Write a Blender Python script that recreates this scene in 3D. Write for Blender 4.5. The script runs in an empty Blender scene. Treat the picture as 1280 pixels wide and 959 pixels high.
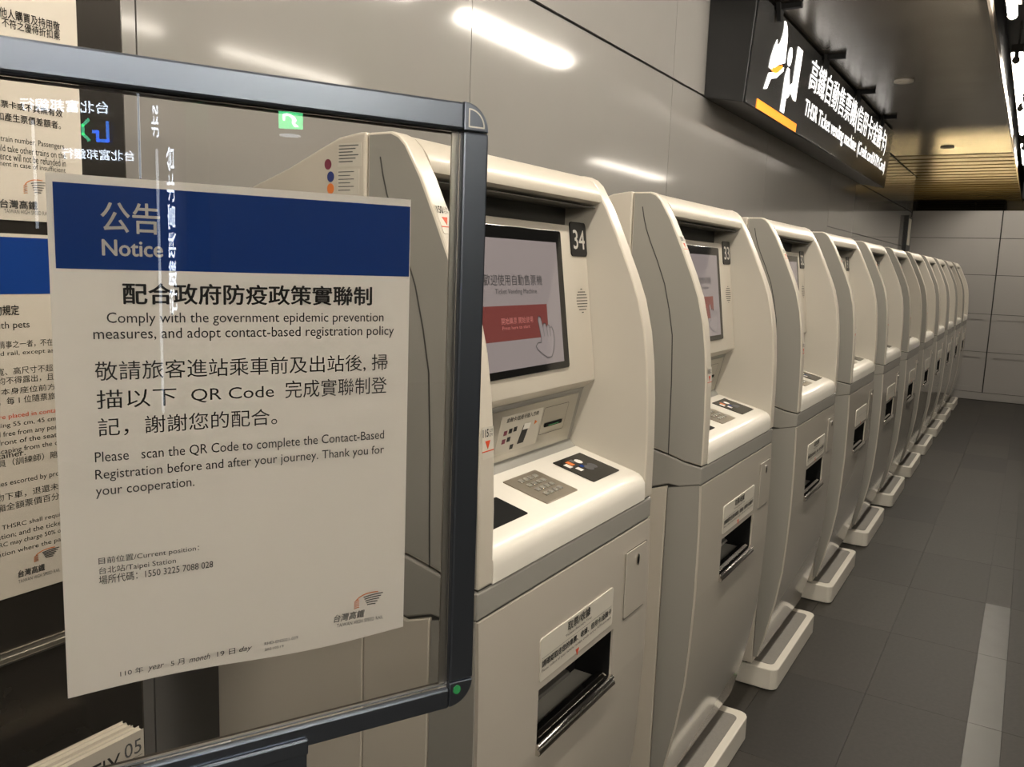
import bpy, bmesh, math, random
from mathutils import Vector, Matrix
random.seed(7)
SC = bpy.context.scene
COL = SC.collection

# ------------------------------------------------------------------ camera
CZ = 1.6065
cam_d = bpy.data.cameras.new('camera'); cam = bpy.data.objects.new('camera', cam_d); COL.objects.link(cam)
YAW, PITCH, ROLL = 0.551622, 0.143767, 0.035710
fw = Vector((-math.sin(YAW)*math.cos(PITCH), math.cos(YAW)*math.cos(PITCH), -math.sin(PITCH)))
rt = Vector((math.cos(YAW), math.sin(YAW), 0)); upv = rt.cross(fw)
r2 = math.cos(ROLL)*rt + math.sin(ROLL)*upv; u2 = -math.sin(ROLL)*rt + math.cos(ROLL)*upv
m = Matrix((r2, u2, -fw)).transposed().to_4x4(); m.translation = Vector((0, 0, CZ))
cam.matrix_world = m
cam_d.sensor_fit = 'HORIZONTAL'; cam_d.sensor_width = 36; cam_d.lens = 1043.36/1280*36
cam_d.clip_start = 0.05; cam_d.clip_end = 100
SC.camera = cam
# ------------------------------------------------------------------ world, exposure
w = bpy.data.worlds.new('world'); SC.world = w; w.use_nodes = True
w.node_tree.nodes['Background'].inputs[0].default_value = (0.9, 0.82, 0.7, 1)
w.node_tree.nodes['Background'].inputs[1].default_value = 0.02
vs = SC.view_settings; vs.view_transform = 'Standard'; vs.look = 'None'; vs.gamma = 1; vs.use_curve_mapping = False
vs.exposure = 0.68
SC.cycles.max_bounces = 8; SC.cycles.transparent_max_bounces = 12
SC.cycles.sample_clamp_indirect = 4
TUBE = 84.0          # radiance of the fluorescent tubes
WARM = (1.0, 0.915, 0.79)

# ------------------------------------------------------------------ materials
MAT = {}
def mat(name, col, rough=0.5, metal=0.0, spec=0.5, emit=None, es=0, noise=0, nscale=20, bump=0, bscale=50, coat=0, stretch=None, rnoise=0):
    mm = bpy.data.materials.new(name); mm.use_nodes = True; nt = mm.node_tree; b = nt.nodes['Principled BSDF']
    b.inputs['Base Color'].default_value = (*col, 1); b.inputs['Roughness'].default_value = rough
    b.inputs['Metallic'].default_value = metal; b.inputs['Specular IOR Level'].default_value = spec
    b.inputs['Coat Weight'].default_value = coat; b.inputs['Coat Roughness'].default_value = 0.08
    if emit: b.inputs['Emission Color'].default_value = (*emit, 1); b.inputs['Emission Strength'].default_value = es
    if noise or bump or rnoise:
        tc = nt.nodes.new('ShaderNodeTexCoord'); src = tc.outputs['Object']
        if stretch:
            mp = nt.nodes.new('ShaderNodeMapping'); mp.inputs['Scale'].default_value = stretch
            nt.links.new(src, mp.inputs[0]); src = mp.outputs[0]
    if noise or rnoise:
        n = nt.nodes.new('ShaderNodeTexNoise'); n.inputs['Scale'].default_value = nscale; n.inputs['Detail'].default_value = 6
        nt.links.new(src, n.inputs['Vector'])
    if noise:
        mx = nt.nodes.new('ShaderNodeMixRGB'); mx.inputs[1].default_value = (*[c*(1-noise) for c in col], 1)
        mx.inputs[2].default_value = (*[min(1, c*(1+noise)) for c in col], 1)
        nt.links.new(n.outputs[0], mx.inputs[0]); nt.links.new(mx.outputs[0], b.inputs['Base Color'])
    if rnoise:
        mr = nt.nodes.new('ShaderNodeMapRange'); mr.inputs['To Min'].default_value = rough-rnoise; mr.inputs['To Max'].default_value = rough+rnoise
        nt.links.new(n.outputs[0], mr.inputs[0]); nt.links.new(mr.outputs[0], b.inputs['Roughness'])
    if bump:
        n2 = nt.nodes.new('ShaderNodeTexNoise'); n2.inputs['Scale'].default_value = bscale; n2.inputs['Detail'].default_value = 3
        bp = nt.nodes.new('ShaderNodeBump'); bp.inputs['Strength'].default_value = bump; bp.inputs['Distance'].default_value = 0.01
        nt.links.new(src, n2.inputs['Vector']); nt.links.new(n2.outputs[0], bp.inputs['Height']); nt.links.new(bp.outputs[0], b.inputs['Normal'])
    MAT[name] = mm; return mm
mat('wall_panel', (0.235, 0.225, 0.21), 0.085, 0.0, 0.7, noise=0.03, nscale=3, bump=0.006, bscale=5)
mat('far_panel', (0.36, 0.34, 0.315), 0.35, 0.0, 0.5, noise=0.04, nscale=2)
mat('joint', (0.02, 0.02, 0.02), 0.8)
mat('ceiling_metal', (0.14, 0.125, 0.103), 0.25, 0.7, 0.5, noise=0.08, nscale=3, rnoise=0.05)
mat('ceiling_trim', (0.35, 0.31, 0.25), 0.35, 0.8)
mat('black', (0.006, 0.006, 0.006), 0.7, spec=0.15)
mat('slat', (0.25, 0.20, 0.11), 0.35, 0.6)
mat('floor_a', (0.0314, 0.0278, 0.0228), 0.5, 0, 0.3, noise=0.35, nscale=60, bump=0.05, bscale=200)
mat('floor_b', (0.0395, 0.0355, 0.0294), 0.5, 0, 0.3, noise=0.35, nscale=55, bump=0.05, bscale=200)
mat('floor_c', (0.0258, 0.0233, 0.0197), 0.5, 0, 0.3, noise=0.35, nscale=65, bump=0.05, bscale=200)
mat('floor_steel', (0.055, 0.052, 0.046), 0.36, 0.45, noise=0.1, nscale=8, rnoise=0.08)
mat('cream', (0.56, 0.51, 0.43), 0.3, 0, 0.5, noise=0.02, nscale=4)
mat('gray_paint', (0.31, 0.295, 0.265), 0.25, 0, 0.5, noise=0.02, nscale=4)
mat('body_front', (0.50, 0.455, 0.39), 0.2, 0, 0.6, noise=0.02, nscale=4, bump=0.006, bscale=6, coat=0.6)
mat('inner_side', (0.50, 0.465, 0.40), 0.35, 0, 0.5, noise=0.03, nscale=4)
mat('desk_white', (0.78, 0.74, 0.66), 0.25, 0, 0.5)
mat('step_white', (0.64, 0.60, 0.52), 0.4)
mat('step_mat', (0.20, 0.185, 0.165), 0.6, noise=0.15, nscale=150, bump=0.1, bscale=400)
mat('liner', (0.30, 0.29, 0.26), 0.4)
mat('dark_liner', (0.045, 0.044, 0.04), 0.5)
mat('soffit', (0.15, 0.145, 0.13), 0.5)
mat('steel', (0.50, 0.48, 0.43), 0.28, 0.9, noise=0.06, nscale=6)
mat('key_metal', (0.62, 0.60, 0.55), 0.25, 0.8)
mat('keypad_metal', (0.33, 0.29, 0.23), 0.35, 0.6)
mat('chrome', (0.75, 0.72, 0.68), 0.12, 1.0)
mat('plate_black', (0.006, 0.006, 0.007), 0.3, spec=0.25)
mat('bezel', (0.006, 0.006, 0.006), 0.12)
mat('screen', (0.10, 0.09, 0.09), 0.08, 0, 0.5, emit=(0.50, 0.42, 0.41), es=0.19)
mat('screen_red', (0.05, 0.016, 0.014), 0.1, emit=(0.30, 0.075, 0.065), es=0.24)
mat('screen_pink', (0.3, 0.1, 0.1), 0.2, emit=(0.62, 0.30, 0.24), es=0.12)
mat('screen_text', (0.02, 0.02, 0.02), 0.3)
mat('screen_white', (0.10, 0.09, 0.09), 0.08, emit=(0.50, 0.42, 0.41), es=0.21)
mat('white_print', (0.85, 0.82, 0.76), 0.5)
mat('print_black', (0.012, 0.012, 0.012), 0.6)
mat('print_gray', (0.10, 0.10, 0.10), 0.6)
mat('print_red', (0.62, 0.07, 0.02), 0.5)
mat('print_orange', (0.75, 0.20, 0.04), 0.5)
mat('print_purple', (0.20, 0.03, 0.06), 0.5)
mat('print_blue', (0.02, 0.035, 0.16), 0.5)
mat('poster_blue', (0.002, 0.034, 0.20), 0.6, spec=0.15)
mat('paper', (0.84, 0.80, 0.745), 0.55, noise=0.03, nscale=6, bump=0.25, bscale=9)
mat('paper_back', (0.56, 0.51, 0.43), 0.6, noise=0.03, nscale=6, bump=0.1, bscale=10)
mat('label', (0.60, 0.56, 0.48), 0.4)
mat('alu', (0.175, 0.197, 0.24), 0.28, 0.95)
mat('alu_edge', (0.62, 0.60, 0.55), 0.3, 0.9)
mat('gasket', (0.05, 0.04, 0.03), 0.6)
mat('kiosk_metal', (0.065, 0.058, 0.05), 0.26, 0.75, noise=0.15, nscale=4, rnoise=0.06)
mat('kiosk_trim', (0.6, 0.56, 0.48), 0.25, 0.9)
mat('mag_cover', (0.66, 0.60, 0.51), 0.35)
mat('mag_pages', (0.74, 0.67, 0.55), 0.7, noise=0.12, nscale=300, stretch=(6, 0.05, 0.05))
mat('green_dot', (0.03, 0.26, 0.08), 0.4)
mat('tube_glass', (1, 1, 1), 0.3, emit=WARM, es=TUBE)
mat('hall_tube', (1, 1, 1), 0.3, emit=WARM, es=TUBE*0.17)
mat('near_fill_tube', (1, 1, 1), 0.3, emit=WARM, es=TUBE*0.60)  # stronger emission for the near tubes, raised to light the poster
mat('fixture', (0.10, 0.09, 0.08), 0.5)
mat('sign_case', (0.014, 0.014, 0.014), 0.4)
mat('sign_face', (0.02, 0.02, 0.02), 0.24, 0, 0.8, bump=0.03, bscale=2.5)
mat('sign_lit', (0.9, 0.9, 0.9), 0.3, emit=(1.0, 0.96, 0.92), es=1.3)
mat('sign_orange', (0.9, 0.3, 0.03), 0.3, emit=(1.0, 0.26, 0.01), es=0.6)
mat('cyan_lit', (1, 1, 1), 0.3, emit=(0.75, 0.86, 1.0), es=2.4)
mat('lit_blue', (0.1, 0.2, 1), 0.3, emit=(0.04, 0.22, 0.9), es=6)
mat('lit_green', (0.1, 1, 0.4), 0.3, emit=(0.08, 0.6, 0.35), es=5)
mat('exit_green', (0.1, 0.7, 0.3), 0.3, emit=(0.10, 0.75, 0.28), es=9)
mat('exit_white', (1, 1, 1), 0.3, emit=(0.9, 1.0, 0.9), es=12)
mat('hall_wall', (0.11, 0.10, 0.085), 0.5, noise=0.05)
mat('hall_ceiling', (0.12, 0.11, 0.09), 0.5)
mat('detector', (0.55, 0.5, 0.42), 0.5)
# acrylic pane: clear with a fresnel reflection on real surface
g = bpy.data.materials.new('acrylic'); g.use_nodes = True; nt = g.node_tree
for n_ in list(nt.nodes): nt.nodes.remove(n_)
out = nt.nodes.new('ShaderNodeOutputMaterial'); mx = nt.nodes.new('ShaderNodeMixShader'); tr = nt.nodes.new('ShaderNodeBsdfTransparent')
gl = nt.nodes.new('ShaderNodeBsdfGlossy'); fr = nt.nodes.new('ShaderNodeFresnel'); fr.inputs[0].default_value = 1.5
tr.inputs[0].default_value = (0.975, 0.972, 0.965, 1); gl.inputs['Roughness'].default_value = 0.0
nt.links.new(fr.outputs[0], mx.inputs[0]); nt.links.new(tr.outputs[0], mx.inputs[1]); nt.links.new(gl.outputs[0], mx.inputs[2]); nt.links.new(mx.outputs[0], out.inputs[0])
MAT['acrylic'] = g

# ------------------------------------------------------------------ helpers
def empty(name, loc, label=None, cat=None, group=None, parent=None):
    o = bpy.data.objects.new(name, None); COL.objects.link(o); o.location = loc; o.empty_display_size = 0.05
    if parent: o.parent = parent
    tag(o, label, cat, group); return o
def tag(o, label=None, cat=None, group=None, kind=None):
    if label: o['label'] = label
    if cat: o['category'] = cat
    if group: o['group'] = group
    if kind: o['kind'] = kind
    return o
def origin(o):
    p = Vector((0, 0, 0))
    while o is not None: p = p+Vector(o.location); o = o.parent
    return p
def link_mesh(name, me, mats, parent, loc=None, smooth=True, ang=17):
    """vertices come in world coordinates; stored relative to the parent (all parents are unrotated)"""
    for mm in (mats if isinstance(mats, (list, tuple)) else [mats]): me.materials.append(MAT[mm])
    o = bpy.data.objects.new(name, me); COL.objects.link(o)
    off = origin(parent) if parent else Vector((0, 0, 0))
    if loc is not None and not parent: off = Vector(loc); o.location = loc
    me.transform(Matrix.Translation(-off))
    if parent: o.parent = parent
    if smooth:
        me.shade_smooth(); me.set_sharp_from_angle(angle=math.radians(ang))
    return o
class MB:
    def __init__(s): s.bm = bmesh.new()
    def geom(s, vs_, fs, mi=0):
        v = [s.bm.verts.new(p) for p in vs_]; r = []
        for f_ in fs:
            try: q = s.bm.faces.new([v[i] for i in f_]); q.material_index = mi; r.append(q)
            except ValueError: pass
        return v, r
    def box(s, x0, x1, y0, y1, z0, z1, mi=0):
        return s.geom([(x, y, z) for x in (x0, x1) for y in (y0, y1) for z in (z0, z1)],
                      [(0, 1, 3, 2), (4, 6, 7, 5), (0, 4, 5, 1), (2, 3, 7, 6), (0, 2, 6, 4), (1, 5, 7, 3)], mi)
    def fbox(s, o, a, b, c, mi=0):
        """box from corner o spanned by vectors a, b, c"""
        o, a, b, c = map(Vector, (o, a, b, c))
        return s.geom([o+i*a+j*b+k*c for i in (0, 1) for j in (0, 1) for k in (0, 1)],
                      [(0, 1, 3, 2), (4, 6, 7, 5), (0, 4, 5, 1), (2, 3, 7, 6), (0, 2, 6, 4), (1, 5, 7, 3)], mi)
    def prism(s, prof, y0, y1, mi=0):
        """XZ outline extruded along Y"""
        n = len(prof)
        return s.geom([(x, y0, z) for x, z in prof]+[(x, y1, z) for x, z in prof],
                      [tuple(range(n)), tuple(range(2*n-1, n-1, -1))]+[(i, (i+1) % n, n+(i+1) % n, n+i) for i in range(n)][::1], mi)
    def fprism(s, pts, d, mi=0):
        pts = [Vector(p) for p in pts]; d = Vector(d); n = len(pts)
        return s.geom(pts+[p+d for p in pts], [tuple(range(n)), tuple(range(2*n-1, n-1, -1))]+[(i, (i+1) % n, n+(i+1) % n, n+i) for i in range(n)], mi)
    def tube(s, p0, p1, r, seg=14, mi=0, cap=True):
        p0, p1 = Vector(p0), Vector(p1); d = (p1-p0).normalized()
        a = d.orthogonal().normalized(); b = d.cross(a)
        ring = [(math.cos(2*math.pi*i/seg), math.sin(2*math.pi*i/seg)) for i in range(seg)]
        vs_ = [p0+r*(c_*a+s_*b) for c_, s_ in ring]+[p1+r*(c_*a+s_*b) for c_, s_ in ring]
        fs = [(i, (i+1) % seg, seg+(i+1) % seg, seg+i) for i in range(seg)]
        if cap: fs += [tuple(range(seg-1, -1, -1)), tuple(range(seg, 2*seg))]
        return s.geom(vs_, fs, mi)
    def build(s, name, mats, parent=None, bevel=0, segs=2, loc=None, ang=17, bang=35, smooth=True):
        bmesh.ops.recalc_face_normals(s.bm, faces=s.bm.faces)
        if bevel:
            ed = [e for e in s.bm.edges if len(e.link_faces) == 2 and e.calc_face_angle(0) > math.radians(bang)]
            bmesh.ops.bevel(s.bm, geom=ed, offset=bevel, segments=segs, affect='EDGES', profile=0.5, clamp_overlap=True)
        me = bpy.data.meshes.new(name); s.bm.to_mesh(me); s.bm.free()
        return link_mesh(name, me, mats, parent, loc, smooth, ang)
def box(name, mt, parent, x0, x1, y0, y1, z0, z1, bevel=0, segs=2, loc=None):
    b = MB(); b.box(x0, x1, y0, y1, z0, z1); return b.build(name, mt, parent, bevel, segs, loc)
def rrect(cx, cy, w_, h_, r, n=5):
    pts = []
    for (sx, sy, a0) in ((1, 1, 0), (-1, 1, 90), (-1, -1, 180), (1, -1, 270)):
        for i in range(n+1):
            a = math.radians(a0+90*i/n); pts.append((cx+sx*(w_/2-r)+r*math.cos(a), cy+sy*(h_/2-r)+r*math.sin(a)))
    return pts
class Plane:
    """flat frame: o + a*u + b*v, n outwards"""
    def __init__(s, o, u, v):
        s.o = Vector(o); s.u = Vector(u).normalized(); s.v = Vector(v).normalized(); s.n = s.u.cross(s.v).normalized()
    def p(s, a, b, h=0): return s.o+a*s.u+b*s.v+h*s.n
def pad(name, P, pts, h0, h1, mt, parent, bevel=0, mi=0):
    b = MB(); b.fprism([P.p(a, b_, h0) for a, b_ in pts], (h1-h0)*P.n); return b.build(name, mt, parent, bevel)
def rect(a0, a1, b0, b1): return [(a0, b0), (a1, b0), (a1, b1), (a0, b1)]
TC = {}
def text(name, s_, P, a0, b0, w_, h_, mt, parent, bold=0.0, lift=0.0004, shear=0, loose=False, slope=0, thick=0.00025, label=None):
    """flat print: the string is fitted into the box a0..a0+w_, b0..b0+h_ on plane P"""
    key = (s_, bold, shear)
    if key not in TC:
        cu = bpy.data.curves.new('t', 'FONT'); cu.body = s_; cu.size = 1;  cu.shear = shear; cu.resolution_u = 3
        o = bpy.data.objects.new('t', cu); COL.objects.link(o)
        dg = bpy.context.evaluated_depsgraph_get(); me = bpy.data.meshes.new_from_object(o.evaluated_get(dg))
        vs_ = [tuple(v.co)[:2] for v in me.vertices]; fs = [tuple(p.vertices) for p in me.polygons]
        if bold:
            v0, f0 = vs_, fs; vs_, fs = [], []
            for (dx, dy) in ((0, 0), (-bold, 0), (bold, 0), (0, -bold*.7), (0, bold*.7)):
                k_ = len(vs_); vs_ = vs_+[(x+dx, y_+dy) for x, y_ in v0]; fs = fs+[tuple(q+k_ for q in f_) for f_ in f0]
        bpy.data.objects.remove(o); bpy.data.curves.remove(cu); bpy.data.meshes.remove(me)
        TC[key] = (vs_, fs)
    vs_, fs = TC[key]
    xs = [v[0] for v in vs_]; ys = [v[1] for v in vs_]; x0, x1, y0, y1 = min(xs), max(xs), min(ys), max(ys)
    me = bpy.data.meshes.new(name)
    co = []
    for x, y in vs_:
        a = (x-x0)/(x1-x0)*w_; b = (y-y0)/(y1-y0)*h_
        co.append(P.p(a0+a, b0+b+slope*a, lift))
    me.from_pydata(co, [], fs)
    o = link_mesh(name, me, mt, parent, smooth=False)
    if label: o['label'] = label
    return o
def stroke(name, P, pts, wd, mt, parent, lift=0.0005, closed=False):
    """thin printed line along a polyline on plane P"""
    b = MB(); n = len(pts); q = [Vector((x, y)) for x, y in pts]
    rng = range(n if closed else n-1)
    for i in rng:
        a, c_ = q[i], q[(i+1) % n]; d = (c_-a)
        if d.length < 1e-9: continue
        d.normalize(); nn = Vector((-d.y, d.x))*wd/2; e = d*wd*0.3
        b.geom([P.p(*(a-e+nn), lift), P.p(*(a-e-nn), lift), P.p(*(c_+e-nn), lift), P.p(*(c_+e+nn), lift)], [(0, 1, 2, 3)])
    return b.build(name, mt, parent, smooth=False)
def copy_tree(o, parent=None, skip=()):
    c = o.copy(); COL.objects.link(c)
    if parent: c.parent = parent
    for ch in list(o.children):
        if ch.name.split('.')[0] in skip: continue
        copy_tree(ch, c, skip)
    return c

# ------------------------------------------------------------------ structure
XW, YF, ZC = -1.53, 12.8, 2.97
FLX = [-1.53, -1.09, -0.74, -0.39, -0.04, 0.07, 0.42, 0.77, 1.12]
b = MB(); b.box(-1.7, 9.6, -7.1, 17.2, -0.08, -0.012)
floor = tag(b.build('floor', 'joint', None, smooth=False), kind='structure')
proto_t = {}
def tile(x0, x1, y0, y1, mt, dz=0.0, nm='floor_tile'):
    key = (round(x1-x0, 3), round(y1-y0, 3), mt)
    if key not in proto_t:
        b = MB(); b.box(0.0006, x1-x0-0.0006, 0.0006, y1-y0-0.0006, -0.012, 0)
        me = bpy.data.meshes.new(nm); bmesh.ops.recalc_face_normals(b.bm, faces=b.bm.faces); b.bm.to_mesh(me); b.bm.free()
        me.materials.append(MAT[mt]); proto_t[key] = me
    o = bpy.data.objects.new(nm, proto_t[key]); COL.objects.link(o); o.location = (x0, y0, dz); o.parent = floor
y = 3.33-0.67*3
rows = []
while y < 12.7: rows.append((y, min(y+0.67, YF))); y += 0.67
for j, (y0, y1) in enumerate(rows):
    for i in range(len(FLX)-1):
        x0, x1 = FLX[i], FLX[i+1]
        if i == 4:
            if 1.9 < y0 < 4.5: tile(x0, x1, y0, y1, 'floor_steel', 0.0008, 'steel_strip'); continue
            tile(x0, x1, y0, y1, 'floor_c' if y0 > 8.6 else 'floor_b'); continue
        tile(x0, x1, y0, y1, random.choice(['floor_a', 'floor_a', 'floor_b', 'floor_c']))
box('floor_field', 'floor_a', floor, -1.7, 9.6, -7.1, rows[0][0]-0.002, -0.012, 0)
box('floor_field', 'floor_a', floor, 1.122, 9.6, rows[0][0], 17.2, -0.012, 0)
box('floor_field', 'floor_a', floor, -1.7, 1.118, YF+0.01, 17.2, -0.012, 0)

b = MB(); b.box(XW-0.12, XW-0.012, -7.1, YF, 0, ZC)
wall_left = tag(b.build('wall_left', 'joint', None, smooth=False), kind='structure')
seams = [-7.1, -5.0, -3.0, -1.0, 1.05, 2.18, 3.82, 5.48, 7.44, 9.30, 10.95, 12.2, YF]
for i in range(len(seams)-1):
    for (z0, z1) in (((0.0, 2.48), (2.48, ZC-0.012)) if i < 8 else ((0.0, 2.0), (2.0, 2.48), (2.48, ZC-0.012))):
        hg = 0.0055 if z1 == 2.48 or z0 == 2.48 else 0.0008
        box('wall_panel', 'wall_panel', wall_left, XW-0.012, XW, seams[i]+0.0018, seams[i+1]-0.0018, z0+(hg if z0 else 0), z1-hg)
# partition at the end of the row
b = MB(); b.box(-1.65, 9.6, YF+0.012, YF+0.12, 0, 2.505)
wall_far = tag(b.build('wall_far', 'joint', None, smooth=False), kind='structure')
fx = [-1.53, -0.445, 0.62, 1.68, 2.74, 3.8, 4.86, 5.92, 6.98, 8.04, 9.1]
fz = [0.10, 0.645, 1.15, 1.665, 2.145, 2.505]
for i in range(len(fx)-1):
    for k in range(5):
        x0, x1, z0, z1 = fx[i]+0.007, fx[i+1]-0.007, fz[k]+0.003, fz[k+1]-0.003
        o = box('wall_panel', 'far_panel', wall_far, x0, x1, YF, YF+0.012, z0, z1, 0.001, 1)
        if k < 2:  # the two lower rows carry a raised frame
            b = MB(); f_ = 0.07
            for (a0, a1, c0, c1) in ((x0, x1, z0, z0+f_), (x0, x1, z1-f_, z1), (x0, x0+f_, z0+f_, z1-f_), (x1-f_, x1, z0+f_, z1-f_)):
                b.box(a0, a1, YF-0.008, YF-0.0005, c0, c1)
            b.build('panel_frame', 'far_panel', o)
b = MB(); b.box(-1.53, 9.6, YF-0.014, YF+0.012, 0, 0.097); tag(b.build('baseboard_far', 'far_panel', None), kind='structure')
# ceiling over the machines: metal panels, then a slot with tubes
b = MB(); b.box(-1.65, -0.345, -7.1, 17.2, ZC+0.012, ZC+0.06)
ceiling = tag(b.build('ceiling', 'joint', None, smooth=False), kind='structure')
cy = [-7.1, -5.8, -3.9, -2.0, -0.1, 1.8, 3.65, 5.55, 7.45, 9.35, 10.65]
for i in range(len(cy)-1):
    box('ceiling_panel', 'ceiling_metal', ceiling, XW+0.012, -0.345, cy[i]+0.0015, cy[i+1]-0.0015, ZC, ZC+0.012)
for yy in cy[1:-1]: box('seam_strip', 'ceiling_trim', ceiling, XW+0.012, -0.346, yy-0.0013, yy+0.0013, ZC+0.0005, ZC+0.011)
yy = 10.65
k = 0
while yy < 16.9:
    box('ceiling_slat', 'slat', ceiling, -3.2 if yy > YF else XW+0.012, -0.345, yy+0.05, yy+0.30, ZC-0.004, ZC+0.018); yy += 0.34; k += 1
box('ceiling_edge', 'ceiling_trim', ceiling, -0.345, -0.33, -7.1, 17.2, ZC-0.012, ZC+0.05)
b = MB()
b.box(-0.345, 0.02, -7.1, 17.2, ZC+0.34, ZC+0.36); b.box(-0.36, -0.345, -7.1, 17.2, ZC+0.05, ZC+0.36); b.box(0.02, 0.035, -7.1, 17.2, ZC, ZC+0.36)
b.build('light_trough', 'black', ceiling, smooth=False)
box('ceiling_field', 'hall_ceiling', ceiling, 0.035, 9.6, -7.1, 17.2, ZC, ZC+0.05)
box('ceiling_field', 'hall_ceiling', ceiling, -4.0, -1.65, YF, 17.2, ZC+0.03, ZC+0.06)
# hall around
tag(box('wall_right', 'hall_wall', None, 9.6, 9.75, -7.1, 17.2, 0, ZC+0.05), kind='structure')
tag(box('wall_near', 'hall_wall', None, -1.65, 9.75, -7.25, -7.1, 0, ZC+0.05), kind='structure')
tag(box('wall_behind', 'hall_wall', None, -4.0, 9.75, 17.2, 17.35, 0, ZC+0.05), kind='structure')

# ------------------------------------------------------------------ tubes
def tube_light(x, y0, y1, z, label, grp):
    t = empty('tube_light', (x, (y0+y1)/2, ZC+0.3), label, 'light', grp)
    b = MB(); b.tube((x, y0+0.02, z), (x, y1-0.02, z), 0.022, 16); b.build('glass_tube', 'tube_glass', t)
    for (a, c_) in ((y0-0.01, y0+0.02), (y1-0.02, y1+0.01)):
        b = MB(); b.tube((x, a, z), (x, c_, z), 0.023, 14); b.build('end_cap', 'fixture', t)
    b = MB(); b.box(x-0.035, x+0.035, y0, y1, z+0.05, z+0.10)
    for yy_ in (y0+0.005, y1-0.005): b.box(x-0.012, x+0.012, yy_-0.008, yy_+0.008, z+0.01, z+0.06)
    for yy_ in (y0+0.2, y1-0.2): b.box(x-0.006, x+0.006, yy_-0.006, yy_+0.006, z+0.10, ZC+0.34)
    b.build('batten', 'fixture', t)
    return t
g1 = 'fluorescent tubes in the slot beside the ceiling panels'
names1 = {4: 'bright fluorescent tube at the top right corner, nearest one in view', 5: 'bright fluorescent tube, second from the top in the ceiling slot',
          6: 'bright fluorescent tube, third down in the ceiling slot', 7: 'bright fluorescent tube farthest along the ceiling slot'}
for i, (a, c_) in enumerate([(-3.2, -1.9), (-1.2, 0.1), (0.5, 1.8), (2.2, 3.5), (3.87, 5.12), (6.5, 7.95), (8.3, 9.65), (10.75, 12.15)]):
    tube_light(-0.238 if i < 5 else -0.255, a, c_, 2.94 if i < 5 else 3.02, names1.get(i, 'fluorescent tube in the ceiling slot behind the photographer'), g1)
for xx in (1.66, 1.88, 3.1, 4.6):
    for (a, c_) in {1.66: [(-4, -2.6), (-2.3, -1.0), (-0.8, 0.5), (0.8, 2.0), (2.2, 3.4), (3.85, 5.05)], 1.88: [(9.8, 12.2)], 3.1: [(-5.2, -3.9), (-3.6, -2.3), (-2.0, -0.7), (-0.4, 0.9)],  # near tubes here include unseen ones added to light the poster
                    4.6: [(-5, -3.6), (-1.0, 0.3), (2.2, 3.4), (13.2, 14.6)]}[xx]:
        t = empty('tube_light', (xx, (a+c_)/2, ZC), 'unseen fluorescent tube over the hall, placed for its light' if c_ < 3.6 or xx > 2 else ('fluorescent tube whose soft streak shows on the wall above the notice stand' if xx < 1.8 else 'fluorescent tube whose streak shows on the wall above the second machine'), 'light', 'tubes over the hall')
        b = MB(); b.tube((xx, a, 2.93), (xx, c_, 2.93), 0.019, 14); b.build('glass_tube', 'near_fill_tube' if c_ < 1 else 'hall_tube', t)
        b = MB(); b.box(xx-0.03, xx+0.03, a, c_, 2.952, ZC-0.001); b.build('batten', 'fixture', t)
# warm lamp standing on the back side of the partition (lights the slats behind)
t = empty('tube_light', (-0.9, 14.6, 2.3), 'warm tube lamp on the back side of the far partition', 'light')
b = MB(); b.tube((-1.5, 14.6, 2.3), (-0.2, 14.6, 2.3), 0.02, 12); MAT['warm_tube'] = None
mat('warm_tube', (1, 1, 1), 0.3, emit=(1.0, 0.74, 0.36), es=34); b.build('glass_tube', 'warm_tube', t)
b = MB(); b.box(-1.5, -1.47, 14.58, 14.62, 0, 2.3); b.box(-0.23, -0.2, 14.58, 14.62, 0, 2.3); b.build('stand', 'fixture', t)

# ------------------------------------------------------------------ vent, detectors, wall box
t = empty('air_vent', (-1.25, 16.8, 2.78), 'black slotted air vent above the far wall', 'vent')
b = MB(); b.box(-1.94, -0.56, 16.74, 17.2, 2.72, 2.735); b.box(-1.94, -0.56, 16.74, 17.2, ZC-0.03, ZC-0.012); b.box(-1.94, -1.92, 16.74, 17.2, 2.735, ZC-0.03); b.box(-0.58, -0.56, 16.74, 17.2, 2.735, ZC-0.03); b.box(-1.92, -0.58, 17.1, 17.2, 2.735, ZC-0.03)
b.build('vent_frame', 'black', t)
for k in range(5): box('vent_slat', 'black', t, -1.92, -0.58, 16.76, 16.80, 2.755+k*0.037, 2.768+k*0.037)
box('divider', 'black', t, -1.02, -1.005, 16.75, 16.81, 2.735, ZC-0.03)
for i, (xx, yy, lb) in enumerate([(-0.93, 6.62, 'small round detector in the ceiling above the lit sign'), (-0.93, 10.05, 'small round detector in the ceiling beyond the lit sign')]):
    t = empty('smoke_detector', (xx, yy, ZC), lb, 'detector')
    b = MB(); b.tube((xx, yy, ZC-0.012), (xx, yy, ZC-0.0005), 0.065, 24); b.build('base_ring', 'detector', t)
    b = MB(); b.tube((xx, yy, ZC-0.016), (xx, yy, ZC-0.012), 0.035, 20); b.build('sensor_head', 'detector', t)
t = empty('wall_box', (XW+0.03, 12.15, 2.0), 'narrow yellowish box on the wall near the far corner', 'box')
box('housing', 'sign_case', t, XW, XW+0.05, 12.1, 12.5, 1.86, 2.4, 0.004); box('cover', 'label', t, XW+0.05, XW+0.058, 12.14, 12.36, 2.02, 2.36, 0.003)

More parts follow.
